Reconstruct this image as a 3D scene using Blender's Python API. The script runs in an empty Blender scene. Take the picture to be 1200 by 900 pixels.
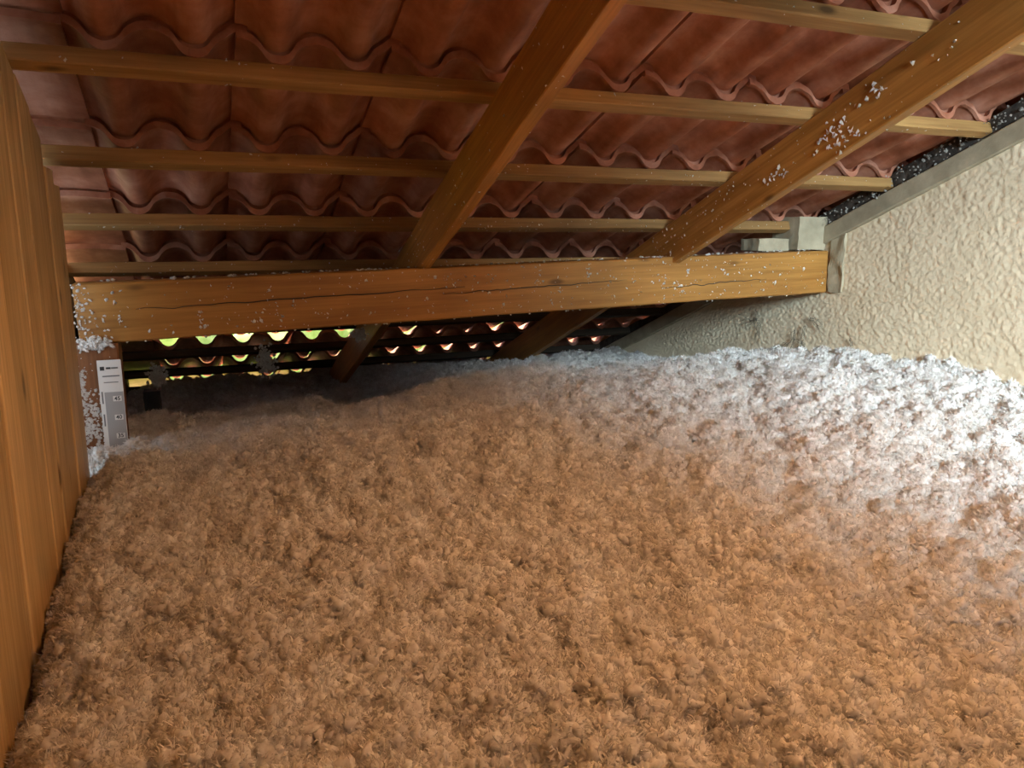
import bpy, math, random
import numpy as np
from mathutils import Vector, Matrix, noise as mnoise

random.seed(7); rng = np.random.default_rng(7)
scene = bpy.context.scene
C = scene.collection
Z0 = 0.88                                   # eye height above the attic floor
SL = math.radians(22.1)                     # roof pitch
cS, sS = math.cos(SL), math.sin(SL)

# ------------------------------------------------------------------ camera
cam_d = bpy.data.cameras.new('camera'); cam = bpy.data.objects.new('camera', cam_d); C.objects.link(cam)
cam_d.sensor_fit = 'HORIZONTAL'; cam_d.sensor_width = 36; cam_d.lens = 900 / 1200 * 36
cam_d.clip_start = 0.02
cam.location = (0, 0, Z0)
cam.rotation_euler = (math.radians(90 - 10.7), 0, math.radians(-22.3))
scene.camera = cam

# ------------------------------------------------------------------ world, sun, daylight, exposure
w = bpy.data.worlds.new('world'); scene.world = w; w.use_nodes = True
bg = w.node_tree.nodes['Background']
bg.inputs['Color'].default_value = (0.75, 0.87, 1.0, 1); bg.inputs['Strength'].default_value = 2.2

def light(name, kind, loc, target=None, **kw):
    d = bpy.data.lights.new(name, kind); o = bpy.data.objects.new(name, d); C.objects.link(o)
    o.location = loc
    if target is not None:
        o.rotation_euler = (Vector(target) - Vector(loc)).to_track_quat('-Z', 'Y').to_euler()
    for k, v in kw.items(): setattr(d, k, v)
    return o
light('sun', 'SUN', (0, 9, 9), (-3.0, 0, -6), energy=32.0, color=(1, .93, .74), angle=math.radians(.6))
# daylight entering by the gable window behind the camera
light('window_daylight', 'AREA', (1.12, -1.50, Z0 + .74), (2.20, 1.72, Z0 - .36), energy=16.5, color=(.68, .87, 1.0),
      shape='RECTANGLE', size=.62, size_y=.6, spread=math.radians(41))
scene.view_settings.view_transform = 'Standard'; scene.view_settings.look = 'None'
scene.view_settings.gamma = 1; scene.view_settings.use_curve_mapping = False
scene.view_settings.exposure = 0.0
LAMP_STRENGTH = 400.0

# ------------------------------------------------------------------ helpers
def tag(o, label=None, cat=None, group=None, kind=None):
    if label: o['label'] = label
    if cat: o['category'] = cat
    if group: o['group'] = group
    if kind: o['kind'] = kind
    return o
def empty(name, loc=(0, 0, 0), rot=(0, 0, 0)):
    o = bpy.data.objects.new(name, None); C.objects.link(o); o.location = loc; o.rotation_euler = rot
    o.empty_display_size = .05
    return o
def meshdata(name, v, f, mat=None, smooth=False):
    me = bpy.data.meshes.new(name); me.from_pydata([tuple(p) for p in v], [], [tuple(q) for q in f]); me.update()
    if mat: me.materials.append(mat)
    if smooth: me.polygons.foreach_set('use_smooth', [True] * len(me.polygons))
    return me
def obj(name, me, parent=None, loc=(0, 0, 0), rot=(0, 0, 0)):
    o = bpy.data.objects.new(name, me); C.objects.link(o); o.parent = parent
    o.location = loc; o.rotation_euler = rot
    return o
def beam_mesh(name, L, a, b, mat, ch=.003, seg=14, wob=.0012, seed=0):
    """length L on +x, a wide on y, b deep on z, corner at the origin, chamfered and slightly uneven"""
    sec = [(ch, 0), (a - ch, 0), (a, ch), (a, b - ch), (a - ch, b), (ch, b), (0, b - ch), (0, ch)]
    v, f = [], []
    for i in range(seg + 1):
        x = L * i / seg
        n = mnoise.noise_vector(Vector((x * 2.1 + seed * 7.3, seed * 1.7, 0))) * wob
        for k, (y, z) in enumerate(sec):
            n2 = mnoise.noise_vector(Vector((x * 9 + seed, y * 20, z * 20 + k))) * wob * .7
            v.append((x, y + n.y + n2.y, z + n.z + n2.z))
    for i in range(seg):
        for k in range(8):
            k2 = (k + 1) % 8
            f.append((i * 8 + k, (i + 1) * 8 + k, (i + 1) * 8 + k2, i * 8 + k2))
    f.append(tuple(range(8))); f.append(tuple(seg * 8 + k for k in range(7, -1, -1)))
    return meshdata(name, v, f, mat)
def box_mesh(name, lo, hi, mat):
    x0, y0, z0 = lo; x1, y1, z1 = hi
    v = [(x0, y0, z0), (x1, y0, z0), (x1, y1, z0), (x0, y1, z0), (x0, y0, z1), (x1, y0, z1), (x1, y1, z1), (x0, y1, z1)]
    f = [(3, 2, 1, 0), (4, 5, 6, 7), (0, 1, 5, 4), (1, 2, 6, 5), (2, 3, 7, 6), (3, 0, 4, 7)]
    return meshdata(name, v, f, mat)
def roof_to_world(x, s, n):
    return Vector((x, s * cS + n * sS, -s * sS + n * cS + Z0))
ROOF_ROT = (-SL, 0, 0)

# value noise on numpy arrays
def vnoise(x, y, seed=0):
    xi = np.floor(x).astype(np.int64); yi = np.floor(y).astype(np.int64); xf = x - xi; yf = y - yi
    def h(a, b):
        q = (a * 374761393 + b * 668265263 + seed * 1442695041) & 0xffffffff
        q = ((q ^ (q >> 13)) * 1274126177) & 0xffffffff
        return ((q ^ (q >> 16)) & 0xffff) / 65535.0
    u = xf * xf * xf * (xf * (xf * 6 - 15) + 10); t = yf * yf * yf * (yf * (yf * 6 - 15) + 10)
    return (h(xi, yi) * (1 - u) + h(xi + 1, yi) * u) * (1 - t) + (h(xi, yi + 1) * (1 - u) + h(xi + 1, yi + 1) * u) * t
def worley(x, y, seed=0):
    xi = np.floor(x).astype(np.int64); yi = np.floor(y).astype(np.int64); d = np.full(x.shape, 9.0)
    for i in (-1, 0, 1):
        for j in (-1, 0, 1):
            a = xi + i; b = yi + j
            def h(s):
                q = (a * 374761393 + b * 668265263 + (seed + s) * 1442695041) & 0xffffffff
                q = ((q ^ (q >> 13)) * 1274126177) & 0xffffffff
                return ((q ^ (q >> 16)) & 0xffff) / 65535.0
            d = np.minimum(d, (a + h(1) - x) ** 2 + (b + h(2) - y) ** 2)
    return np.sqrt(d)
def grid_mesh(name, P, mat, smooth=True):
    """P: (ny, nx, 3) array"""
    ny, nx, _ = P.shape
    me = bpy.data.meshes.new(name)
    idx = np.arange(nx * ny).reshape(ny, nx)
    q = np.stack([idx[:-1, :-1], idx[:-1, 1:], idx[1:, 1:], idx[1:, :-1]], -1).reshape(-1, 4)
    me.vertices.add(nx * ny); me.vertices.foreach_set('co', P.reshape(-1).astype(np.float32))
    me.loops.add(q.size); me.loops.foreach_set('vertex_index', q.reshape(-1).astype(np.int32))
    me.polygons.add(len(q)); me.polygons.foreach_set('loop_start', np.arange(0, q.size, 4, dtype=np.int32))
    me.update(calc_edges=True)
    if smooth: me.polygons.foreach_set('use_smooth', np.ones(len(q), dtype=bool))
    me.materials.append(mat)
    return me

# ------------------------------------------------------------------ materials
def new_mat(name):
    m = bpy.data.materials.new(name); m.use_nodes = True; nt = m.node_tree
    return m, nt, nt.nodes, nt.links, nt.nodes['Principled BSDF']
def ramp(N, stops):
    r = N.new('ShaderNodeValToRGB'); e = r.color_ramp.elements
    while len(e) < len(stops): e.new(.5)
    for k, (p, c) in enumerate(stops): e[k].position = p; e[k].color = (*c, 1)
    return r
def noise_tex(N, L, vec, scale, detail=4, rough=.55):
    t = N.new('ShaderNodeTexNoise'); t.inputs['Scale'].default_value = scale; t.inputs['Detail'].default_value = detail
    t.inputs['Roughness'].default_value = rough; L.new(vec, t.inputs['Vector']); return t
def mix(N, L, fac, a, b, mode='MIX'):
    m = N.new('ShaderNodeMix'); m.data_type = 'RGBA'; m.blend_type = mode
    for s, val in ((m.inputs[0], fac), (m.inputs[6], a), (m.inputs[7], b)):
        if hasattr(val, 'links') or hasattr(val, 'is_linked'): L.new(val, s)
        elif isinstance(val, (int, float)): s.default_value = val
        else: s.default_value = (*val, 1)
    return m.outputs[2]
def bump(N, L, bsdf, h, strength, dist):
    b = N.new('ShaderNodeBump'); b.inputs['Strength'].default_value = strength; b.inputs['Distance'].default_value = dist
    L.new(h, b.inputs['Height']); L.new(b.outputs[0], bsdf.inputs['Normal'])

def wood(name, dark, lightc, axis=0, rough=.55, vary=.25, knots=True, spec=.35):
    m, nt, N, L, B = new_mat(name)
    tc = N.new('ShaderNodeTexCoord'); oi = N.new('ShaderNodeObjectInfo')
    off = N.new('ShaderNodeVectorMath'); off.operation = 'ADD'
    sc = N.new('ShaderNodeVectorMath'); sc.operation = 'SCALE'; sc.inputs[0].default_value = (13.1, 7.7, 9.3)
    L.new(oi.outputs['Random'], sc.inputs['Scale'])
    L.new(tc.outputs['Object'], off.inputs[0]); L.new(sc.outputs[0], off.inputs[1])
    mp = N.new('ShaderNodeMapping'); s = [26, 26, 26]; s[axis] = 1.6; mp.inputs['Scale'].default_value = s
    L.new(off.outputs[0], mp.inputs['Vector'])
    g1 = noise_tex(N, L, mp.outputs[0], 1.3, 5, .6)
    mp2 = N.new('ShaderNodeMapping'); s = [150, 150, 150]; s[axis] = 5; mp2.inputs['Scale'].default_value = s
    L.new(off.outputs[0], mp2.inputs['Vector'])
    g2 = noise_tex(N, L, mp2.outputs[0], 1.0, 3, .5)
    big = noise_tex(N, L, off.outputs[0], 3.0, 3)
    r1 = ramp(N, [(.3, dark), (.7, lightc)]); L.new(g1.outputs[0], r1.inputs[0])
    r2 = ramp(N, [(.3, (.72, .70, .66)), (.65, (1, 1, 1))]); L.new(g2.outputs[0], r2.inputs[0])
    col = mix(N, L, .8, r1.outputs[0], r2.outputs[0], 'MULTIPLY')
    r3 = ramp(N, [(.3, (.74, .72, .70)), (.7, (1.08, 1.06, 1.04))]); L.new(big.outputs[0], r3.inputs[0])
    col = mix(N, L, .9, col, r3.outputs[0], 'MULTIPLY')
    rr = ramp(N, [(0, (1 - vary,) * 3), (1, (1 + vary * .4,) * 3)]); L.new(oi.outputs['Random'], rr.inputs[0])
    col = mix(N, L, 1.0, col, rr.outputs[0], 'MULTIPLY')
    if knots:
        mk = N.new('ShaderNodeMapping'); s = [9, 9, 9]; s[axis] = 3.5; mk.inputs['Scale'].default_value = s
        L.new(off.outputs[0], mk.inputs['Vector'])
        vo = N.new('ShaderNodeTexVoronoi'); vo.inputs['Scale'].default_value = 1.0; L.new(mk.outputs[0], vo.inputs['Vector'])
        rk = ramp(N, [(.05, (1, 1, 1)), (.12, (0, 0, 0))]); L.new(vo.outputs['Distance'], rk.inputs[0])
        col = mix(N, L, rk.outputs[0], col, tuple(c * .35 for c in dark))
    L.new(col, B.inputs['Base Color']); B.inputs['Roughness'].default_value = rough
    B.inputs['Specular IOR Level'].default_value = spec
    bump(N, L, B, g2.outputs[0], .25, .002)
    return m

M_BEAM = wood('orange_treated_pine', (.43, .19, .04), (.64, .315, .076), 0, .45)
M_BATTEN = wood('tan_batten_wood', (.37, .195, .066), (.60, .345, .12), 0, .65)
M_PLANK = wood('pale_pine_board', (.60, .39, .165), (.84, .60, .30), 2, .5, .18)
M_POST = wood('red_brown_post_wood', (.22, .085, .03), (.34, .14, .05), 2, .7)
M_DARKWOOD = wood('dark_wood', (.04, .03, .02), (.09, .065, .04), 0, .8)

def terracotta():
    m, nt, N, L, B = new_mat('terracotta')
    tc = N.new('ShaderNodeTexCoord'); oi = N.new('ShaderNodeObjectInfo')
    off = N.new('ShaderNodeVectorMath'); off.operation = 'ADD'
    sc = N.new('ShaderNodeVectorMath'); sc.operation = 'SCALE'; sc.inputs[0].default_value = (5.1, 3.7, 9.3)
    L.new(oi.outputs['Random'], sc.inputs['Scale'])
    L.new(tc.outputs['Object'], off.inputs[0]); L.new(sc.outputs[0], off.inputs[1])
    mp = N.new('ShaderNodeMapping'); mp.inputs['Scale'].default_value = (30, 5, 30); L.new(off.outputs[0], mp.inputs['Vector'])
    st = noise_tex(N, L, mp.outputs[0], 1, 4, .6)
    bl = noise_tex(N, L, off.outputs[0], 9, 4, .6)
    fi = noise_tex(N, L, off.outputs[0], 160, 3, .6)
    r = ramp(N, [(.28, (.31, .115, .06)), (.48, (.47, .195, .115)), (.72, (.66, .36, .25))]); L.new(bl.outputs[0], r.inputs[0])
    r2 = ramp(N, [(.3, (.75, .7, .68)), (.6, (1, 1, 1)), (.8, (1.2, 1.25, 1.3))]); L.new(st.outputs[0], r2.inputs[0])
    col = mix(N, L, .8, r.outputs[0], r2.outputs[0], 'MULTIPLY')
    rr = ramp(N, [(0, (.72, .70, .70)), (1, (1.12, 1.08, 1.05))]); L.new(oi.outputs['Random'], rr.inputs[0])
    col = mix(N, L, 1.0, col, rr.outputs[0], 'MULTIPLY')
    L.new(col, B.inputs['Base Color']); B.inputs['Roughness'].default_value = .62; B.inputs['Specular IOR Level'].default_value = .3
    ad = N.new('ShaderNodeMath'); ad.operation = 'ADD'; L.new(fi.outputs[0], ad.inputs[0]); L.new(st.outputs[0], ad.inputs[1])
    bump(N, L, B, ad.outputs[0], .35, .002)
    return m
M_TILE = terracotta()

def speckled(name, c0, c1, scale, rough=.9, bscale=60, bstr=.4, bdist=.003):
    m, nt, N, L, B = new_mat(name)
    tc = N.new('ShaderNodeTexCoord')
    a = noise_tex(N, L, tc.outputs['Object'], scale, 5, .6)
    r = ramp(N, [(.3, c0), (.7, c1)]); L.new(a.outputs[0], r.inputs[0])
    L.new(r.outputs[0], B.inputs['Base Color']); B.inputs['Roughness'].default_value = rough
    B.inputs['Specular IOR Level'].default_value = .2
    b = noise_tex(N, L, tc.outputs['Object'], bscale, 4, .6); bump(N, L, B, b.outputs[0], bstr, bdist)
    return m
M_STUCCO = speckled('cream_roughcast', (.70, .57, .38), (.80, .67, .47), 5, .92, 130, .5, .003)
M_CONCRETE = speckled('grey_concrete', (.31, .26, .17), (.46, .385, .26), 14, .9, 90, .5, .002)
M_MORTAR = speckled('dark_dirty_mortar', (.03, .026, .022), (.10, .085, .07), 22, .95, 50, .8, .006)
M_FLOOR = speckled('grey_ceiling_board', (.3, .28, .25), (.4, .38, .34), 8)
M_GRASS = speckled('sunlit_grass', (.16, .24, .03), (.36, .42, .07), 3)
M_LEAF = speckled('sunlit_leaves', (.22, .30, .06), (.50, .54, .20), 6)
def flat(name, c, rough=.6, emit=None):
    m, nt, N, L, B = new_mat(name); B.inputs['Base Color'].default_value = (*c, 1); B.inputs['Roughness'].default_value = rough
    if emit: B.inputs['Emission Color'].default_value = (*emit[0], 1); B.inputs['Emission Strength'].default_value = emit[1]
    return m
M_CARD = flat('white_card', (.72, .70, .66), .5); M_CARDGREY = flat('grey_print', (.34, .33, .32), .5)
M_INK = flat('dark_ink', (.03, .03, .03), .5); M_INK2 = flat('mid_grey_ink', (.16, .155, .15), .5)
M_THREAD = flat('dirty_cobweb', (.05, .042, .033), .9)
M_BLACK = flat('black_plastic', (.02, .02, .02), .5); M_STEEL = flat('galvanised_steel', (.4, .4, .38), .4)
M_BULB = flat('warm_bulb_glass', (1, .8, .55), .5, ((1.0, .505, .22), LAMP_STRENGTH))
M_WHITE = flat('white_paint', (.75, .74, .7), .5)

def wool():
    m, nt, N, L, B = new_mat('white_mineral_wool')
    N.remove(B); out = N['Material Output']
    tc = N.new('ShaderNodeTexCoord'); ge = N.new('ShaderNodeNewGeometry')
    a = noise_tex(N, L, ge.outputs['Position'], 14, 4, .6)
    r = ramp(N, [(.3, (.82, .79, .75)), (.7, (.93, .915, .89))]); L.new(a.outputs[0], r.inputs[0])
    d = N.new('ShaderNodeBsdfDiffuse'); t = N.new('ShaderNodeBsdfTranslucent'); s = N.new('ShaderNodeMixShader'); s.inputs[0].default_value = .30
    fi = noise_tex(N, L, ge.outputs['Position'], 130, 4, .65); oi = N.new('ShaderNodeObjectInfo')
    rf = ramp(N, [(.32, (.82, .795, .765)), (.62, (1.03, 1.03, 1.03))]); L.new(fi.outputs[0], rf.inputs[0])
    ro = ramp(N, [(0, (.82, .80, .775)), (.5, (.97, .96, .95)), (1, (1.05, 1.05, 1.05))]); L.new(oi.outputs['Random'], ro.inputs[0])
    wc = mix(N, L, 1.0, mix(N, L, 1.0, r.outputs[0], rf.outputs[0], 'MULTIPLY'), ro.outputs[0], 'MULTIPLY')
    L.new(wc, d.inputs[0]); L.new(wc, t.inputs[0])
    L.new(d.outputs[0], s.inputs[1]); L.new(t.outputs[0], s.inputs[2]); L.new(s.outputs[0], out.inputs[0])
    return m
M_WOOL = wool()
M_DIRTY = speckled('dirty_grey_wool', (.10, .085, .065), (.50, .46, .40), 60)

# ------------------------------------------------------------------ the setting: floor, walls
tag(obj('floor', box_mesh('floor', (-.3, -1.6, -.06), (2.2, 4.35, 0), M_FLOOR)), 'grey board floor under the loose wool', kind='structure')

# right wall: roughcast, a sloping concrete strip at its top
def wall_right():
    ys = np.arange(-1.6, 4.36, .0055); nn = 250
    Y = ys[:, None].repeat(nn, 1)
    top = (.835 - Y * sS) / cS + Z0
    t = np.linspace(0, 1, nn)[None, :]
    Zb = np.full_like(Y, .05); top = np.maximum(top, .06); Z = Zb + (top - Zb) * t
    a, b = Y, Z
    d = .6 * worley(a / .014, b / .012, 3) + .6 * vnoise(a / .008, b / .007, 5) + .25 * vnoise(a / .02, b / .02, 9)
    X = 2.2 + .0042 * (d - .8) + .006 * (vnoise(a / .4, b / .4, 2) - .5)
    P = np.stack([X, Y, Z], -1)
    o = obj('wall_right', grid_mesh('wall_right', P[:, ::1], M_STUCCO))
    core = meshdata('wall_core', [(2.215, -1.6, 0), (2.40, -1.6, 0), (2.40, 4.36, 0), (2.215, 4.36, 0),
                                  (2.215, -1.6, (.89 + 1.6 * sS) / cS + Z0), (2.40, -1.6, (.89 + 1.6 * sS) / cS + Z0),
                                  (2.40, 4.36, (.89 - 4.36 * sS) / cS + Z0), (2.215, 4.36, (.89 - 4.36 * sS) / cS + Z0)],
                    [(3, 2, 1, 0), (4, 5, 6, 7), (0, 1, 5, 4), (1, 2, 6, 5), (2, 3, 7, 6), (3, 0, 4, 7)], M_STUCCO)
    obj('wall_core', core, o)
    return tag(o, 'cream roughcast wall rising from the wool under a sloping concrete strip', kind='structure')
wall_right()
strip = obj('trim_1', beam_mesh('trim_1', 6.3, .065, .062, M_CONCRETE, .004, 60, .004, 3))
# beam mesh is x long; lay it down the slope
strip.matrix_world = Matrix.Translation(roof_to_world(2.183, -1.75, .895)) @ Matrix.Rotation(-SL, 4, 'X') @ Matrix(((0, 1, 0, 0), (1, 0, 0, 0), (0, 0, -1, 0), (0, 0, 0, 1)))
tag(strip, 'grey concrete strip running down the slope along the top of the cream wall', kind='structure')
mort = obj('trim_2', beam_mesh('trim_2', 6.3, .10, .055, M_MORTAR, .006, 120, .012, 5))
mort.matrix_world = Matrix.Translation(roof_to_world(2.20, -1.75, .945)) @ Matrix.Rotation(-SL, 4, 'X') @ Matrix(((0, 1, 0, 0), (1, 0, 0, 0), (0, 0, -1, 0), (0, 0, 0, 1)))
tag(mort, 'dark dirty mortar bed between concrete strip and roof tiles', kind='structure')

stop_board = obj('light_stop', beam_mesh('light_stop', 3.85, .02, .17, M_DARKWOOD, .003, 30, .003, 8))  # unseen board, added to keep outside light off the left tiles
stop_board.matrix_world = Matrix.Translation(roof_to_world(-.395, -1.8, .80)) @ Matrix.Rotation(-SL, 4, 'X') @ Matrix.Rotation(math.pi / 2, 4, 'Z')
tag(stop_board, 'added dark board blocking outside light behind the top of the boarded wall', kind='structure')
# left wall: upright boards with stepped tops
wl = tag(empty('wall_left', (-.27, 0, 0)), 'wall of upright pale pine boards beside the wool', kind='structure')
y = -1.6; k = 0
while y < 2.06:
    bw = random.choice([.082, .094, .094, .11, .07])
    y1 = min(y + bw, 2.10)
    top = (.888 - y1 * sS) / cS + Z0 + random.uniform(-.006, .004)
    if y < -.3: top = (.888 - y1 * sS) / cS + Z0
    me = beam_mesh('plank', top - .02, y1 - y - .0022, .02, M_PLANK, .0022, 10, .0012, k)
    off = random.uniform(-.0035, .002)
    o = obj('plank', me, wl)
    # local x -> but grain axis is z: rebuild with z up
    co = np.empty(len(me.vertices) * 3, np.float32); me.vertices.foreach_get('co', co); co = co.reshape(-1, 3)
    me.vertices.foreach_set('co', np.stack([-co[:, 2], co[:, 1], co[:, 0]], -1).reshape(-1)); me.flip_normals(); me.update()
    if y < 1.80:                             # tops cut along the slope
        for v in me.vertices:
            if v.co.z > top - .03: v.co.z = (.897 - (y + v.co.y) * sS) / cS + Z0 - .02
    o.location = (off, y, .02)
    y = y1; k += 1

wg = obj('wall_gable', box_mesh('wall_gable', (-.50, 2.11, 0), (-.35, 4.36, Z0 - .27), M_CONCRETE)); tag(wg, 'grey outer wall beyond the boarded wall, under the eave', kind='structure')
obj('wall_panel', meshdata('wall_panel', [(-.50, 2.32, Z0 - .27), (-.35, 2.32, Z0 - .27), (-.35, 4.36, Z0 - .85), (-.50, 4.36, Z0 - .85), (-.50, 2.32, (.93 - 2.32 * sS) / cS + Z0), (-.35, 2.32, (.93 - 2.32 * sS) / cS + Z0), (-.35, 4.36, (.93 - 4.36 * sS) / cS + Z0), (-.50, 4.36, (.93 - 4.36 * sS) / cS + Z0)],
    [(3, 2, 1, 0), (4, 5, 6, 7), (0, 1, 5, 4), (1, 2, 6, 5), (2, 3, 7, 6), (3, 0, 4, 7)], M_CONCRETE), wg)
# gable wall behind the camera with its window
def zr(y, n=.89): return (n - y * sS) / cS + Z0
wb = obj('wall_back', box_mesh('wall_back', (-.3, -1.75, 0), (.76, -1.6, zr(-1.6)), M_STUCCO)); tag(wb, 'cream end wall with a small window, opposite the eave', kind='structure')
obj('wall_panel', box_mesh('wall_panel', (1.48, -1.75, 0), (2.4, -1.6, zr(-1.6)), M_STUCCO), wb)
obj('wall_panel', box_mesh('wall_panel', (.76, -1.75, 0), (1.48, -1.6, Z0 + .38), M_STUCCO), wb)
obj('wall_panel', box_mesh('wall_panel', (.76, -1.75, Z0 + 1.10), (1.48, -1.6, zr(-1.6)), M_STUCCO), wb)
win = tag(empty('window_1', (1.12, -1.6, Z0 + .38)), 'small white-framed window in the cream end wall', kind='structure')
for lo, hi in (((-.36, -.1, 0), (-.32, .01, .72)), ((.32, -.1, 0), (.36, .01, .72)), ((-.32, -.1, 0), (.32, .01, .04)), ((-.32, -.1, .68), (.32, .01, .72))):
    obj('window_frame', box_mesh('window_frame', lo, hi, M_WHITE), win)

# ------------------------------------------------------------------ roof of terracotta tiles
PIT = .36                                   # batten spacing down the slope
W = .306; PER = W / 2; AMP = .05; TH = .012
AR = .052; BR = .033                       # crest and trough radii of the wave
_th = 2 * math.atan(.048 / (PER / 2)); AMP = (AR + BR) * (1 - math.cos(_th))
def prof(u):
    p = (u / PER) % 1.0; d = min(p, 1 - p) * PER          # distance from the crest line
    k = AR * math.sin(_th)
    sc = (PER / 2) / ((AR + BR) * math.sin(_th)); k *= sc
    if d < k: return AMP - (AR - math.sqrt(max(0, AR * AR - (d / sc) ** 2)))
    e = (PER / 2 - d) / sc
    return BR - math.sqrt(max(0, BR * BR - e * e))
def tile_mesh(seed, closed):
    nu, Lt = 45, .425
    rows = [0, .010, .0125, .05, .16, .28, .37, .378, Lt]
    v = []; f = []
    for side in (0, 1):
        for j, yv in enumerate(rows):
            for i in range(nu):
                u = (W + .022) * i / (nu - 1)
                lap = max(0., (u - (W - .020)) / .042); z = prof(u) + TH * 1.08 * min(1, lap * 2.2)
                z += .0015 * mnoise.noise(Vector((u * 14, yv * 9, seed * 3.1)))
                e = .003 * mnoise.noise(Vector((u * 60, seed, 2.0))) if j in (0, len(rows) - 1) else 0
                if side == 0: v.append((u, yv + e, z + TH))
                else:
                    zz = z - (.005 if j <= 1 else (0.0125 if closed and j >= 7 else 0))
                    v.append((u, yv + e, zz))
    nr = len(rows); o2 = nr * nu
    for j in range(nr - 1):
        for i in range(nu - 1):
            a = j * nu + i
            f.append((a, a + 1, a + nu + 1, a + nu)); b = a + o2
            f.append((b, b + nu, b + nu + 1, b + 1))
    for i in range(nu - 1):
        f.append((i, i + o2, i + 1 + o2, i + 1)); a = (nr - 1) * nu + i
        f.append((a, a + 1, a + 1 + o2, a + o2))
    for j in range(nr - 1):
        a = j * nu; f.append((a, a + nu, a + nu + o2, a + o2)); a += nu - 1
        f.append((a, a + o2, a + nu + o2, a + nu))
    me = meshdata('roof_tile', v, f, M_TILE, True)
    return me
tiles = [tile_mesh(i, True) for i in range(6)]; loose_tiles = [tile_mesh(i, False) for i in range(3)]
for me in tiles + loose_tiles:
    me.set_sharp_from_angle(angle=math.radians(40))
def verge_mesh():
    v = []; f = []; nu = 9; Lt = .425
    for side in (0, 1):
        for yv in (0, .011, .014, Lt):
            for i in range(nu):
                u = .196 * i / (nu - 1)
                z = AMP * .72 + .006 * math.sin(math.pi * i / (nu - 1)) + (TH if side == 0 else (-.004 if yv < .012 else 0))
                v.append((u, yv, z))
    o2 = 4 * nu
    for j in range(3):
        for i in range(nu - 1):
            a = j * nu + i; f.append((a, a + 1, a + nu + 1, a + nu)); b = a + o2; f.append((b, b + nu, b + nu + 1, b + 1))
    for i in range(nu - 1):
        f.append((i, i + o2, i + 1 + o2, i + 1)); a = 3 * nu + i; f.append((a, a + 1, a + 1 + o2, a + o2))
    for j in range(3):
        a = j * nu; f.append((a, a + nu, a + nu + o2, a + o2)); a += nu - 1; f.append((a, a + o2, a + nu + o2, a + nu))
    return meshdata('verge_tile', v, f, M_TILE, True)
verge = verge_mesh(); verge.set_sharp_from_angle(angle=math.radians(40))
roof = tag(empty('roof', (0, 0, Z0), ROOF_ROT), 'roof of red terracotta double-wave tiles seen from below', kind='structure')
S1 = 1.08                                    # lower edge of the first full batten in view
BT, BH = .038, .034                          # batten along slope / deep
NB = .90                                     # underside of battens
rows_i = list(range(-9, 10))
for i in rows_i:
    s = S1 + PIT * i
    y_here = s * cS + NB * sS
    lower = i >= 5                           # rows out over the eave sit loose
    for c in range(9):
        gap = .011 if not lower else random.choice([.010, .016, .022])
        if i in (6,) and c <= 2: gap = .040
        tilt = (TH + gap + .002) / PIT
        t = obj('roof_tile', random.choice(loose_tiles if lower else tiles), roof)
        t.location = (-.2 + W * c + random.uniform(-.001, .001), s - BT - .004 + random.uniform(-.003, .003), NB + BH + .002)
        t.rotation_euler = (tilt, 0, random.uniform(-.006, .006) if lower else random.uniform(-.0015, .0015))
    t = obj('verge_tile', verge, roof)
    t.location = (-.385, s - BT - .008 + random.uniform(-.006, .006), NB + BH + .004); t.rotation_euler = ((TH + .008) / PIT, 0, random.uniform(-.015, .01))

# battens
def roof_beam_x(name, x0, x1, s_hi, n_lo, a, b, mat, seed):
    """a beam across the roof (along x)"""
    o = obj(name, beam_mesh(name, x1 - x0, a, b, mat, .0025, 24, .0022, seed))
    o.location = roof_to_world(x0, s_hi - a, n_lo); o.rotation_euler = ROOF_ROT
    return o
where = {-2: 'tan roof batten two courses uphill of the topmost one crossing both rafters',
         -1: 'tan roof batten one course uphill of the topmost one crossing both rafters',
         0: 'pale tan batten, fourth course uphill of the purlin',
         1: 'tan batten with a knotty lower edge, third course uphill of the purlin',
         2: 'tan batten, second course uphill of the purlin', 3: 'tan batten, first course uphill of the purlin',
         4: 'shadowed batten right behind the top of the purlin', 5: 'first dark batten on the eave side of the purlin',
         6: 'second dark batten on the eave side of the purlin, under a raised tile row', 7: 'third dark batten on the eave side of the purlin',
         8: 'fourth dark batten on the eave side of the purlin', 9: 'lowest dark batten at the very eave'}
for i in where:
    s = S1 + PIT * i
    o = roof_beam_x('roof_batten', -.39, 2.195, s, NB, BT, BH, M_BATTEN if i < 6 else M_DARKWOOD, i + 20)  # lower battens on the eave side take the darker wood colour
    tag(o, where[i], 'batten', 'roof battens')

# rafters
def rafter(x0, wd, label, seed):
    L = 6.6
    o = obj('rafter', beam_mesh('rafter', L, wd, .133, M_BEAM, .0025, 40, .0025, seed))
    # local x -> down slope, y -> world -x, z -> n
    o.matrix_world = Matrix.Translation(roof_to_world(x0, -1.85, NB - .133)) @ Matrix.Rotation(-SL, 4, 'X') @ Matrix.Rotation(math.pi / 2, 4, 'Z') @ Matrix.Translation((0, -wd, 0))
    return tag(o, label, 'rafter', 'rafters')
rafter(.628, .033, 'orange-brown rafter crossing the middle of the purlin, fewest wool flecks', 31)
rafter(1.508, .032, 'orange-brown rafter nearer the cream wall, dotted with white wool flecks', 33)

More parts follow.
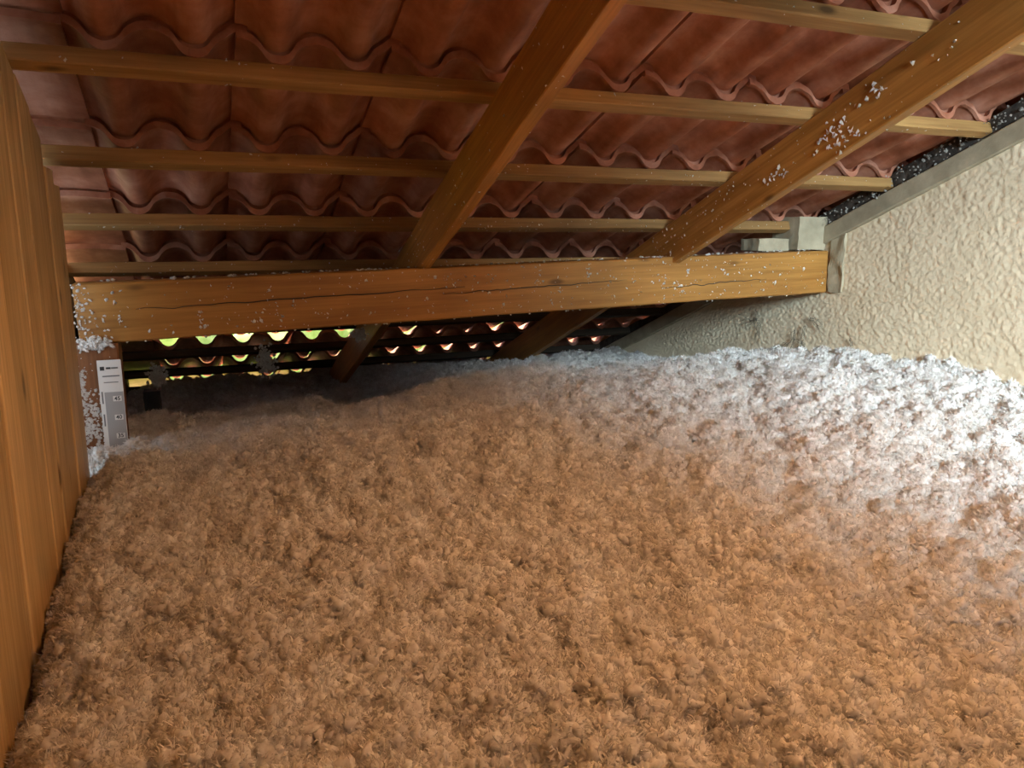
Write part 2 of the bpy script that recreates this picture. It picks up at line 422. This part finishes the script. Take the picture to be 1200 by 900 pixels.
# purlin
p0 = Vector((-.285, 2.24, Z0 - .268)); p1 = Vector((2.195, 2.24, Z0 - .198))
pl = (p1 - p0).length; pang = math.atan2(p1.z - p0.z, p1.x - p0.x)
pur = tag(empty('purlin', p0, (0, -pang, 0)), 'thick orange pine purlin spanning from the post to the cream wall', 'purlin')
obj('beam', beam_mesh('beam', pl, .10, .156, M_BEAM, .004, 40, .002, 41), pur)
def polyline_strip(name, pts, width, mat, parent=None, up=Vector((0, 0, 1)), nrm=Vector((0, -1, 0)), loc=(0, 0, 0)):
    v = []; f = []
    n = len(pts)
    for i, p in enumerate(pts):
        p = Vector(p); t = (Vector(pts[min(i + 1, n - 1)]) - Vector(pts[max(i - 1, 0)])).normalized()
        s = t.cross(nrm).normalized(); wv = width * (.35 + .65 * math.sin(math.pi * (i + .3) / (n - .4))) / 2
        v += [p + s * wv, p - s * wv, p - s * wv * .3 + nrm * width * .35]
    for i in range(n - 1):
        a = i * 3
        f += [(a, a + 3, a + 5, a + 2), (a + 2, a + 5, a + 4, a + 1), (a + 1, a + 4, a + 3, a)]
    return obj(name, meshdata(name, v, f, mat), parent, loc)
for (xa, xb, zz) in ((.14, 1.05, .088), (.98, 1.62, .082), (1.75, 2.2, .06)):
    pts = [(xa + (xb - xa) * k / 40, -.0022, zz + .006 * mnoise.noise(Vector((k * .35, xa, 0))) + .003 * mnoise.noise(Vector((k * 1.3, xa, 4))) + .012 * (k / 40 - .5)) for k in range(41)]
    polyline_strip('crack', pts, .0028, M_INK, pur)

# post carrying the purlin at the boarded wall
post = obj('post', beam_mesh('post', .612, .105, .10, M_POST, .004, 16, .003, 51))
me = post.data; co = np.empty(len(me.vertices) * 3, np.float32); me.vertices.foreach_get('co', co); co = co.reshape(-1, 3)
me.vertices.foreach_set('co', np.stack([-co[:, 1], co[:, 2], co[:, 0]], -1).reshape(-1)); me.flip_normals(); me.update()
post.location = (-.198, 2.235, 0)
tag(post, 'red-brown wooden post under the purlin, speckled with stuck wool', 'post')

# concrete block where the purlin meets the wall
cb = tag(empty('concrete_block', (2.14, 2.30, Z0 - .045)), 'grey concrete block above the purlin end at the cream wall', 'concrete block')
def rough_box(name, lo, hi, mat, parent, amp=.004, n=5, seed=0, loc=(0, 0, 0)):
    v, f = [], []; lo = np.array(lo); hi = np.array(hi); idx = {}
    def vid(p):
        k = tuple(np.round(p, 6))
        if k not in idx:
            q = lo + (hi - lo) * np.array(p); nz = mnoise.noise_vector(Vector(q) * 30 + Vector((seed, 0, 0))) * amp
            idx[k] = len(v); v.append(tuple(Vector(q) + nz))
        return idx[k]
    for ax in range(3):
        for side in (0, 1):
            for i in range(n):
                for j in range(n):
                    def pt(a, b):
                        p = [0, 0, 0]; p[ax] = side; p[(ax + 1) % 3] = a / n; p[(ax + 2) % 3] = b / n; return p
                    q = [vid(pt(i, j)), vid(pt(i + 1, j)), vid(pt(i + 1, j + 1)), vid(pt(i, j + 1))]
                    f.append(q if side else q[::-1])
    return obj(name, meshdata(name, v, f, mat), parent, loc)
rough_box('upright', (-.075, -.04, .006), (.055, .10, .125), M_CONCRETE, cb, .003, 6, 1)
rough_box('ledge', (-.22, 0, .002), (-.082, .10, .045), M_CONCRETE, cb, .004, 6, 2)
rough_box('mortar_patch', (.054, -.135, -.15), (.070, -.068, .10), M_CONCRETE, cb, .008, 8, 3)

# ------------------------------------------------------------------ loose wool
CP = np.array([(-.27, -1.6, -.66), (-.27, .3, -.68), (-.25, .7, -.67), (-.25, 1.1, -.64), (-.25, 1.4, -.575), (-.25, 1.86, -.515), (-.2, 2.1, -.55), (-.2, 2.6, -.60), (-.2, 3.4, -.72), (-.2, 4.25, -.735),
    (.3, .3, -.63), (.3, .9, -.6), (.3, 1.4, -.55), (.4, 1.85, -.505), (.4, 2.25, -.575), (.4, 2.8, -.66), (.4, 3.5, -.72), (.4, 4.25, -.735), (.8, 2.1, -.49),
    (1, -.5, -.6), (1, .3, -.58), (1, .9, -.555), (1., 1.4, -.5), (1.1, 1.9, -.46), (1.1, 2.3, -.475), (1.2, 2.8, -.55), (1.2, 3.4, -.63), (1.2, 4.25, -.735),
    (1.7, -.5, -.55), (1.7, .6, -.53), (1.7, 1.2, -.48), (1.8, 1.8, -.445), (1.8, 2.3, -.47), (1.8, 2.9, -.55), (1.8, 4.25, -.735), (2.2, -1.5, -.5), (2.2, .6, -.47), (2.2, 1.1, -.45),
    (2.2, 1.46, -.44), (2.2, 1.73, -.428), (2.2, 2.08, -.455), (2.2, 2.53, -.505), (2.2, 3.14, -.59), (2.2, 3.6, -.64), (2.2, 4.25, -.735), (.6, -1.5, -.62), (1.5, -1.5, -.56)])
def base_height(X, Y):
    num = np.zeros_like(X); den = np.zeros_like(X)
    for cx, cy, cz in CP:
        wgt = np.exp(-((X - cx) ** 2 + (Y - cy) ** 2) / (2 * .27 ** 2)) + 1e-6
        num += wgt * cz; den += wgt
    return num / den + Z0
def wool_height(X, Y):
    H = base_height(X, Y)
    H = H + .055 * (vnoise(X / .34, Y / .34, 11) - .5) + .04 * (vnoise(X / .13, Y / .13, 12) - .5)
    wx = X + .02 * (vnoise(X / .04, Y / .04, 21) - .5); wy = Y + .02 * (vnoise(X / .04 + 9, Y / .04, 22) - .5)
    c1 = np.clip(1 - worley(wx / .065, wy / .065, 31), 0, 1); c2 = np.clip(1 - worley(wx / .030, wy / .030, 32), 0, 1)
    H = H + .042 * (c1 - .5) + .016 * (c2 - .5) + .008 * (vnoise(X / .012, Y / .012, 33) - .5)
    dl = np.clip(1 - (X + .262 + .083 * (Y > 2.13)) / (.05 + .05 * vnoise(Y / .09, Y * 0, 41)), 0, 1)
    H = H - .07 * dl ** 1.5
    return np.maximum(H, .03)
def wool_bed():
    xs = np.arange(-.262, 2.1905, .0085); ys = np.arange(-1.59, 4.31, .0085)
    X, Y = np.meshgrid(xs, ys)
    x0 = np.where(Y > 2.13, -.345, -.262); X = 2.19 - (2.19 - X) * (2.19 - x0) / (2.19 + .262); H = wool_height(X, Y)
    me = grid_mesh('loose_wool', np.stack([X, Y, H], -1), M_WOOL)
    dens = np.where(Y < -.2, 0., np.where(Y < 1.3, 11000., np.where(Y < 2.6, 9000., 6000.)))
    a = me.attributes.new('dens', 'FLOAT', 'POINT'); a.data.foreach_set('value', dens.reshape(-1).astype(np.float32))
    return obj('loose_wool', me)
def tuft(seed):
    """a frayed puff of wool, about radius 1"""
    import bmesh
    bm = bmesh.new(); bmesh.ops.create_icosphere(bm, subdivisions=3, radius=.85)
    o = Vector((seed * 5.7, seed * 2.3, 0))
    for v in bm.verts:
        n = mnoise.noise(v.co * 1.5 + o) * .5 + abs(mnoise.noise(v.co * 3.4 + o)) * .55 + mnoise.noise(v.co * 8 + o) * .22
        v.co *= .85 + n
    V = [tuple(v.co) for v in bm.verts]; F = [tuple(v.index for v in q.verts) for q in bm.faces]; bm.free()
    r = random.Random(seed)
    for k in range(95):
        d = Vector((r.gauss(0, 1), r.gauss(0, 1), r.gauss(.3, 1))).normalized()
        p = d * r.uniform(.6, .9); t = (d + Vector((r.gauss(0, .5), r.gauss(0, .5), r.gauss(0, .5)))).normalized()
        curl = Vector((r.gauss(0, 1), r.gauss(0, 1), r.gauss(0, 1))) * .4; ln = r.uniform(.12, .27); wd = r.uniform(.028, .075)
        side = t.cross(Vector((r.random(), r.random(), r.random()))).normalized()
        b0 = len(V)
        for q in range(4):
            wq = wd * (1, .9, .65, .2)[q]
            V += [tuple(p - side * wq), tuple(p + side * wq)]; p = p + t * ln; t = (t + curl).normalized()
        for q in range(3): F.append((b0 + q * 2, b0 + q * 2 + 1, b0 + q * 2 + 3, b0 + q * 2 + 2))
    return V, F
TUFTS = [tuft(i + 1) for i in range(9)]
tuft_col = bpy.data.collections.new('wool_tufts')
for i, (V, F) in enumerate(TUFTS):
    o = bpy.data.objects.new('wool_tuft', meshdata('wool_tuft', V, F, M_WOOL, True)); tuft_col.objects.link(o)
bed = wool_bed()
tag(bed, 'deep bed of loose white blown mineral wool covering the attic floor', 'insulation', kind='stuff')
def scatter(o):
    ng = bpy.data.node_groups.new('wool_scatter', 'GeometryNodeTree')
    ng.interface.new_socket('Geometry', in_out='INPUT', socket_type='NodeSocketGeometry')
    ng.interface.new_socket('Geometry', in_out='OUTPUT', socket_type='NodeSocketGeometry')
    N, L = ng.nodes, ng.links
    gi = N.new('NodeGroupInput'); go = N.new('NodeGroupOutput')
    na = N.new('GeometryNodeInputNamedAttribute'); na.data_type = 'FLOAT'; na.inputs['Name'].default_value = 'dens'
    dp = N.new('GeometryNodeDistributePointsOnFaces'); L.new(gi.outputs[0], dp.inputs['Mesh']); L.new(na.outputs[0], dp.inputs['Density'])
    ci = N.new('GeometryNodeCollectionInfo'); ci.inputs['Collection'].default_value = tuft_col
    ci.inputs['Separate Children'].default_value = True; ci.inputs['Reset Children'].default_value = True
    rv = N.new('FunctionNodeRandomValue'); rv.data_type = 'FLOAT_VECTOR'; rv.inputs[0].default_value = (-.6, -.6, 0); rv.inputs[1].default_value = (.6, .6, 6.283)
    rs = N.new('FunctionNodeRandomValue'); rs.data_type = 'FLOAT'; rs.inputs[2].default_value = .005; rs.inputs[3].default_value = .021
    ip = N.new('GeometryNodeInstanceOnPoints'); ip.inputs['Pick Instance'].default_value = True
    L.new(dp.outputs['Points'], ip.inputs['Points']); L.new(ci.outputs[0], ip.inputs['Instance'])
    L.new(rv.outputs[0], ip.inputs['Rotation']); L.new(rs.outputs[1], ip.inputs['Scale'])
    jn = N.new('GeometryNodeJoinGeometry'); L.new(gi.outputs[0], jn.inputs[0]); L.new(ip.outputs[0], jn.inputs[0]); L.new(jn.outputs[0], go.inputs[0])
    md = o.modifiers.new('wool_scatter', 'NODES'); md.node_group = ng
scatter(bed)

# lumps and flecks of wool stuck to things: real little frayed pieces
class Flecks:
    def __init__(s): s.v = []; s.f = []
    def add(s, p, size, flatn=None, squash=.5):
        V, F = random.choice(TUFTS); R = Matrix.Rotation(random.uniform(0, 6.28), 3, 'Z') @ Matrix.Rotation(random.uniform(-1, 1), 3, 'X') @ Matrix.Rotation(random.uniform(0, 6.28), 3, 'Y')
        b = len(s.v); sx = Vector((random.uniform(.6, 1.5), random.uniform(.5, 1), random.uniform(.5, 1)))
        nf = Vector(flatn).normalized() if flatn is not None else None
        for q in V:
            r = R @ (Vector((q[0] * sx.x, q[1] * sx.y, q[2] * sx.z)) * size)
            if nf is not None: r = r - nf * r.dot(nf) * (1 - squash)
            s.v.append(Vector(p) + r)
        s.f += [tuple(k + b for k in q) for q in F]
    def small(s, p, size, nf):
        """a tiny sliver"""
        b = len(s.v); nf = Vector(nf).normalized(); t = nf.orthogonal().normalized(); t = Matrix.Rotation(random.uniform(0, 6.28), 3, nf) @ t; u = nf.cross(t)
        l = size * random.uniform(.6, 1.5); wd = size * random.uniform(.35, .9); c = random.uniform(-.6, .6)
        pts = [(-l, 0, 0), (-.35 * l, wd, 0), (.4 * l, .8 * wd, 0), (l, c * wd, 0), (.35 * l, -wd, 0), (-.4 * l, -.7 * wd, 0), (random.uniform(-.3, .3) * l, 0, size * random.uniform(.4, 1.0))]
        for (a, q, h) in pts: s.v.append(Vector(p) + t * (a + random.uniform(-.5, .5) * size) + u * (q + random.uniform(-.5, .5) * size) + nf * (h - .0003))
        for k in range(6): s.f.append((b + k, b + (k + 1) % 6, b + 6))
    def build(s, name, label, mat=None):
        o = obj(name, meshdata(name, s.v, s.f, mat or M_WOOL)); return tag(o, label, 'wool flecks', kind='stuff')
def purl(t, h): # point on the purlin's front face
    return p0 + (p1 - p0) * t + Vector((0, -.001, .156 * h))
F1 = Flecks()
for k in range(420):
    t = random.random() ** (1.0 if k % 2 else .7); F1.small(purl(t, random.uniform(.04, .97)), random.choice([.0012, .002, .002, .003, .004]), (0, -1, 0))
for k in range(26):
    c = purl(random.random(), random.uniform(.15, .8))
    for q in range(random.randint(3, 9)): F1.small(c + Vector((random.gauss(0, .008), 0, random.gauss(0, .012))), random.choice([.002, .003, .005]), (0, -1, 0))
for k in range(150):
    t = random.random(); F1.add(purl(t, 1.0) + Vector((0, random.uniform(.005, .07), .003)), random.uniform(.002, .007), (0, 0, 1), .6)
for k in range(40): F1.add(purl(random.random(), 0) + Vector((0, random.uniform(0, .02), -.002)), random.uniform(.002, .004))
for k in range(70): F1.add(purl(-.003 + abs(random.gauss(0, .009)), random.uniform(.0, 1.0)) + Vector((0, -.002, 0)), random.uniform(.0012, .0045))
F1.build('wool_flecks', 'white wool flecks stuck to the face and top of the purlin')
def raf_flecks(x0, n, label, lo, hi):
    F = Flecks()
    for k in range(n):
        s = random.uniform(lo, hi) if k % 3 else random.uniform(hi - .6, hi)
        if random.random() < .8: F.small(roof_to_world(x0 - .001, s, NB - random.uniform(.005, .130)), random.choice([.0012, .002, .003, .004]), (-1, 0, 0))
        else: F.small(roof_to_world(x0 + random.uniform(0, .032), s, NB - .134), random.choice([.0012, .002, .003]), (0, -sS, -cS))
    return F
F2 = raf_flecks(.628, 110, '', .9, 2.25); F2.build('wool_flecks', 'sparse white wool flecks stuck to the rafter crossing mid purlin')
F3 = raf_flecks(1.508, 190, '', .7, 2.2)
for (s, h) in ((1.33, .07), (1.36, .085), (1.31, .10), (1.55, .08), (1.2, .05)):
    for q in range(16): F3.small(roof_to_world(1.506, s + random.gauss(0, .03), NB - h + random.gauss(0, .012)), random.choice([.003, .005, .006]), (-1, 0, 0))
F3.build('wool_flecks', 'white wool flecks stuck to the rafter near the cream wall')
F4 = Flecks()
for k in range(420):                          # on battens and tile undersides, thicker towards the purlin
    i = random.choice([0, 1, 2, 2, 3, 3, 3, 4, 4]); s = S1 + PIT * i; x = random.uniform(-.25, 2.15)
    if random.random() < .6: F4.small(roof_to_world(x, s - BT - .001, NB + random.uniform(.002, BH)), random.choice([.0015, .002, .003]), (0, -cS, sS))
    else: F4.small(roof_to_world(x, s - random.uniform(0, BT), NB - .001), random.choice([.0015, .002, .003]), (0, -sS, -cS))
F4.build('wool_flecks', 'tiny white wool flecks caught on the roof battens')
F5 = Flecks()
for k in range(330):                          # messy wool and web where tiles meet the wall
    s = random.uniform(.9, 2.25); F5.add(roof_to_world(2.195 - abs(random.gauss(0, .02)), s, NB + random.uniform(-.012, .04)), random.uniform(.0015, .004) * (2 if random.random() < .06 else 1))
F5.build('wool_flecks', 'dirty wool scraps along the joint between tiles and concrete strip', M_DIRTY)
F6 = Flecks()
for k in range(45):
    F6.add((-.305 + abs(random.gauss(0, .035)), 2.233, Z0 - .30 - .25 * random.random()), random.choice([.0012, .002, .003]), (0, 1, 0), .7)
for (cx, cz, rx, rz, n) in ((-.285, -.40, .010, .03, 60), (-.272, -.45, .014, .02, 60), (-.292, -.50, .010, .02, 50), (-.262, -.50, .014, .012, 40), (-.29, -.36, .006, .012, 20)):
    for k in range(n): F6.add((max(-.302, cx + random.gauss(0, rx)), 2.233, Z0 + cz + random.gauss(0, rz)), random.uniform(.002, .006), (0, 1, 0), .7)
F6.build('wool_flecks', 'white wool flecks plastered over the left side of the post')
def clump(name, label, loc, r, n, sq=(1, 1, 1), size=(.006, .013)):
    F = Flecks()
    for k in range(n):
        d = Vector((random.gauss(0, .36) * sq[0], random.gauss(0, .36) * sq[1], random.gauss(0, .36) * sq[2]))
        F.add(Vector(loc) + d * r, random.uniform(*size))
    o = obj(name, meshdata(name, F.v, F.f, M_WOOL)); return tag(o, label, 'wool clump')
clump('wool_clump', 'fluffy wool clump on top of the post under the purlin end', (-.255, 2.226, Z0 - .268), .042, 150, (1, .3, .45), (.003, .008))
clump('wool_clump', 'wool heaped against the foot of the depth gauge', (-.225, 2.16, Z0 - .555), .055, 60, (1, .5, .4), (.007, .014))

# ------------------------------------------------------------------ depth gauge
g = tag(empty('depth_gauge', (-.2215, 2.2215, Z0 - .574), (0, 0, 0)), 'white card depth gauge printed 45 40 35, leaning on the post in the wool', 'depth gauge')
gw, gh = .056, .265
obj('card', box_mesh('card', (-gw / 2, 0, 0), (gw / 2, .002, gh), M_CARD), g)
obj('scale_panel', box_mesh('scale_panel', (-gw / 2 + .011, -.0004, 0), (gw / 2 - .001, .0, gh - .085), M_CARDGREY), g)
obj('logo_square', box_mesh('logo_square', (-gw / 2 + .006, -.0005, gh - .027), (-gw / 2 + .016, 0, gh - .017), M_INK), g)
obj('logo_line', box_mesh('logo_line', (-gw / 2 + .020, -.0005, gh - .024), (-gw / 2 + .031, 0, gh - .019), M_INK), g)
obj('logo_line', box_mesh('logo_line', (-gw / 2 + .032, -.0005, gh - .0235), (-gw / 2 + .048, 0, gh - .0195), M_INK2), g)
obj('print_line', box_mesh('print_line', (-gw / 2 + .010, -.0005, gh - .044), (gw / 2 - .006, 0, gh - .041), M_INK2), g)
obj('print_line', box_mesh('print_line', (-gw / 2 + .012, -.0005, gh - .060), (gw / 2 - .010, 0, gh - .058), M_INK2), g)
for zz in (gh - .115, gh - .175):
    obj('print_line', box_mesh('print_line', (-gw / 2 + .004, -.0005, zz), (-gw / 2 + .0075, 0, zz + .032), M_INK2), g)
for num, zz in (('45', gh - .103), ('40', gh - .153), ('35', gh - .203)):
    pt = obj('number_patch', box_mesh('number_patch', (gw / 2 - .026, -.0008, zz - .007), (gw / 2 - .006, -.0004, zz + .007), M_CARD), g)
    cu = bpy.data.curves.new('numeral', 'FONT'); cu.body = num; cu.size = .0145; cu.align_x = 'CENTER'; cu.align_y = 'CENTER'; cu.extrude = .0003
    cu.offset = .0003
    to = bpy.data.objects.new('tmp', cu); C.objects.link(to); bpy.context.view_layer.update()
    tm = bpy.data.meshes.new_from_object(to.evaluated_get(bpy.context.evaluated_depsgraph_get())); bpy.data.objects.remove(to)
    tm.materials.clear(); tm.materials.append(M_INK); tm.name = 'numeral'
    obj('numeral', tm, pt, (gw / 2 - .016, -.0010, zz), (math.pi / 2, 0, 0))

# ------------------------------------------------------------------ under the eave beyond the purlin
def web(name, label, strands, rad, mat, cat='cobweb'):
    cu = bpy.data.curves.new(name, 'CURVE'); cu.dimensions = '3D'; cu.bevel_depth = rad; cu.bevel_resolution = 0
    for pts in strands:
        sp = cu.splines.new('POLY'); sp.points.add(len(pts) - 1)
        for k, p in enumerate(pts): sp.points[k].co = (*p, 1)
    to = bpy.data.objects.new('tmp', cu); C.objects.link(to); bpy.context.view_layer.update()
    tm = bpy.data.meshes.new_from_object(to.evaluated_get(bpy.context.evaluated_depsgraph_get())); bpy.data.objects.remove(to)
    tm.materials.clear(); tm.materials.append(mat)
    return tag(obj(name, tm), label, cat, kind='stuff')
# dirty web threads on the cream wall below the purlin
def wander(y, z, dy, dz, n, j):
    out = []
    for k in range(n):
        out.append((2.190, y, z)); y += dy + random.gauss(0, j); z += dz + random.gauss(0, j)
    return out
st = []
for (y, z, dy, dz, n) in ((2.62, Z0 - .30, -.004, -.008, 14), (2.60, Z0 - .33, .012, -.002, 10), (2.33, Z0 - .33, .002, -.010, 12), (2.31, Z0 - .30, -.008, -.003, 10), (2.42, Z0 - .41, .006, -.008, 14),
                          (2.10, Z0 - .36, -.003, -.006, 12), (2.06, Z0 - .435, -.010, .001, 16), (1.95, Z0 - .43, -.006, -.004, 7), (2.32, Z0 - .41, .010, -.003, 9), (2.38, Z0 - .36, .003, -.009, 9)):
    for q in range(5): st.append(wander(y + random.gauss(0, .004), z + random.gauss(0, .004), dy, dz, n, .006))
web('cobweb', 'dark dirty cobweb threads clinging to the cream wall', st, .0006, M_THREAD)
clump('wool_clump', 'wool tuft hanging on the eave battens beside the depth gauge', (-.15, 3.0, Z0 - .49), .05, 150, (.7, .5, 1), (.004, .008))
clump('wool_clump', 'wool tuft hanging from the eave tiles between post and middle rafter', (.225, 2.98, Z0 - .45), .055, 190, (.7, .5, 1.3), (.004, .008))
clump('wool_clump', 'mossy wool lump caught on the middle rafter below the purlin', (.585, 3.02, Z0 - .37), .045, 130, (.7, .8, .7), (.004, .008))
rough_box('eave_block', (-.027, -.03, 0), (.027, .03, .095), M_BLACK, None, .003, 4, 9, (-.17, 3.0, Z0 - .63))
tag(bpy.data.objects['eave_block'], 'small dark block under the eave with a wool tuft on it', 'block')

# ------------------------------------------------------------------ outside, seen as glints through the tile gaps
tag(obj('ground', box_mesh('ground', (-25, 4.8, -2.7), (30, 40, -2.6), M_GRASS)), 'sunlit grass outside, glimpsed through the tile gaps', kind='structure')
def hedge():
    xs = np.arange(-9, 16, .12); ts = np.linspace(0, 1, 26)
    T, X = np.meshgrid(ts, xs, indexing='ij')
    ang = math.pi * T; R1 = 1.0 + .5 * (vnoise(X / .5, T * 6, 61) - .5) + .3 * (vnoise(X / .18, T * 16, 62) - .5)
    P = np.stack([X, 10.5 - np.cos(ang) * 1.1 * R1, -2.6 + 2.6 * np.sin(ang) ** .6 * R1], -1)
    return tag(obj('hedge', grid_mesh('hedge', P, M_LEAF)), 'sunlit yellow-green hedge outside beyond the eave', 'hedge')
hedge()

# ------------------------------------------------------------------ the lamp hanging behind the camera
lp = Vector((.78, .62, Z0 + .47))
lm = tag(empty('hanging_lamp', lp), 'hanging lamp with a dark metal shade and warm bulb between the two rafters', 'lamp')
def lathe(name, prof_pts, mat, seg=32):
    v, f = [], []; n = len(prof_pts)
    for k in range(seg):
        a = 2 * math.pi * k / seg
        for (r, z) in prof_pts: v.append((r * math.cos(a), r * math.sin(a), z))
    for k in range(seg):
        k2 = (k + 1) % seg
        for i in range(n - 1): f.append((k * n + i, k2 * n + i, k2 * n + i + 1, k * n + i + 1))
    return meshdata(name, v, f, mat, True)
obj('bulb', lathe('bulb', [(.0001, -.045), (.018, -.041), (.035, -.028), (.045, 0), (.035, .028), (.018, .041), (.016, .06), (.0001, .06)], M_BULB), lm, (0, 0, .05))
obj('shade', lathe('shade', [(.13, 0), (.10, .055), (.045, .105), (.02, .112), (.02, .117), (.048, .110), (.104, .058), (.133, 0), (.13, 0)], M_STEEL), lm)
obj('socket', lathe('socket', [(.0001, .108), (.021, .108), (.021, .135), (.006, .142), (.0001, .142)], M_BLACK), lm)
obj('cord', lathe('cord', [(.0001, .14), (.003, .14), (.003, .20), (.0001, .20)], M_BLACK, 10), lm)
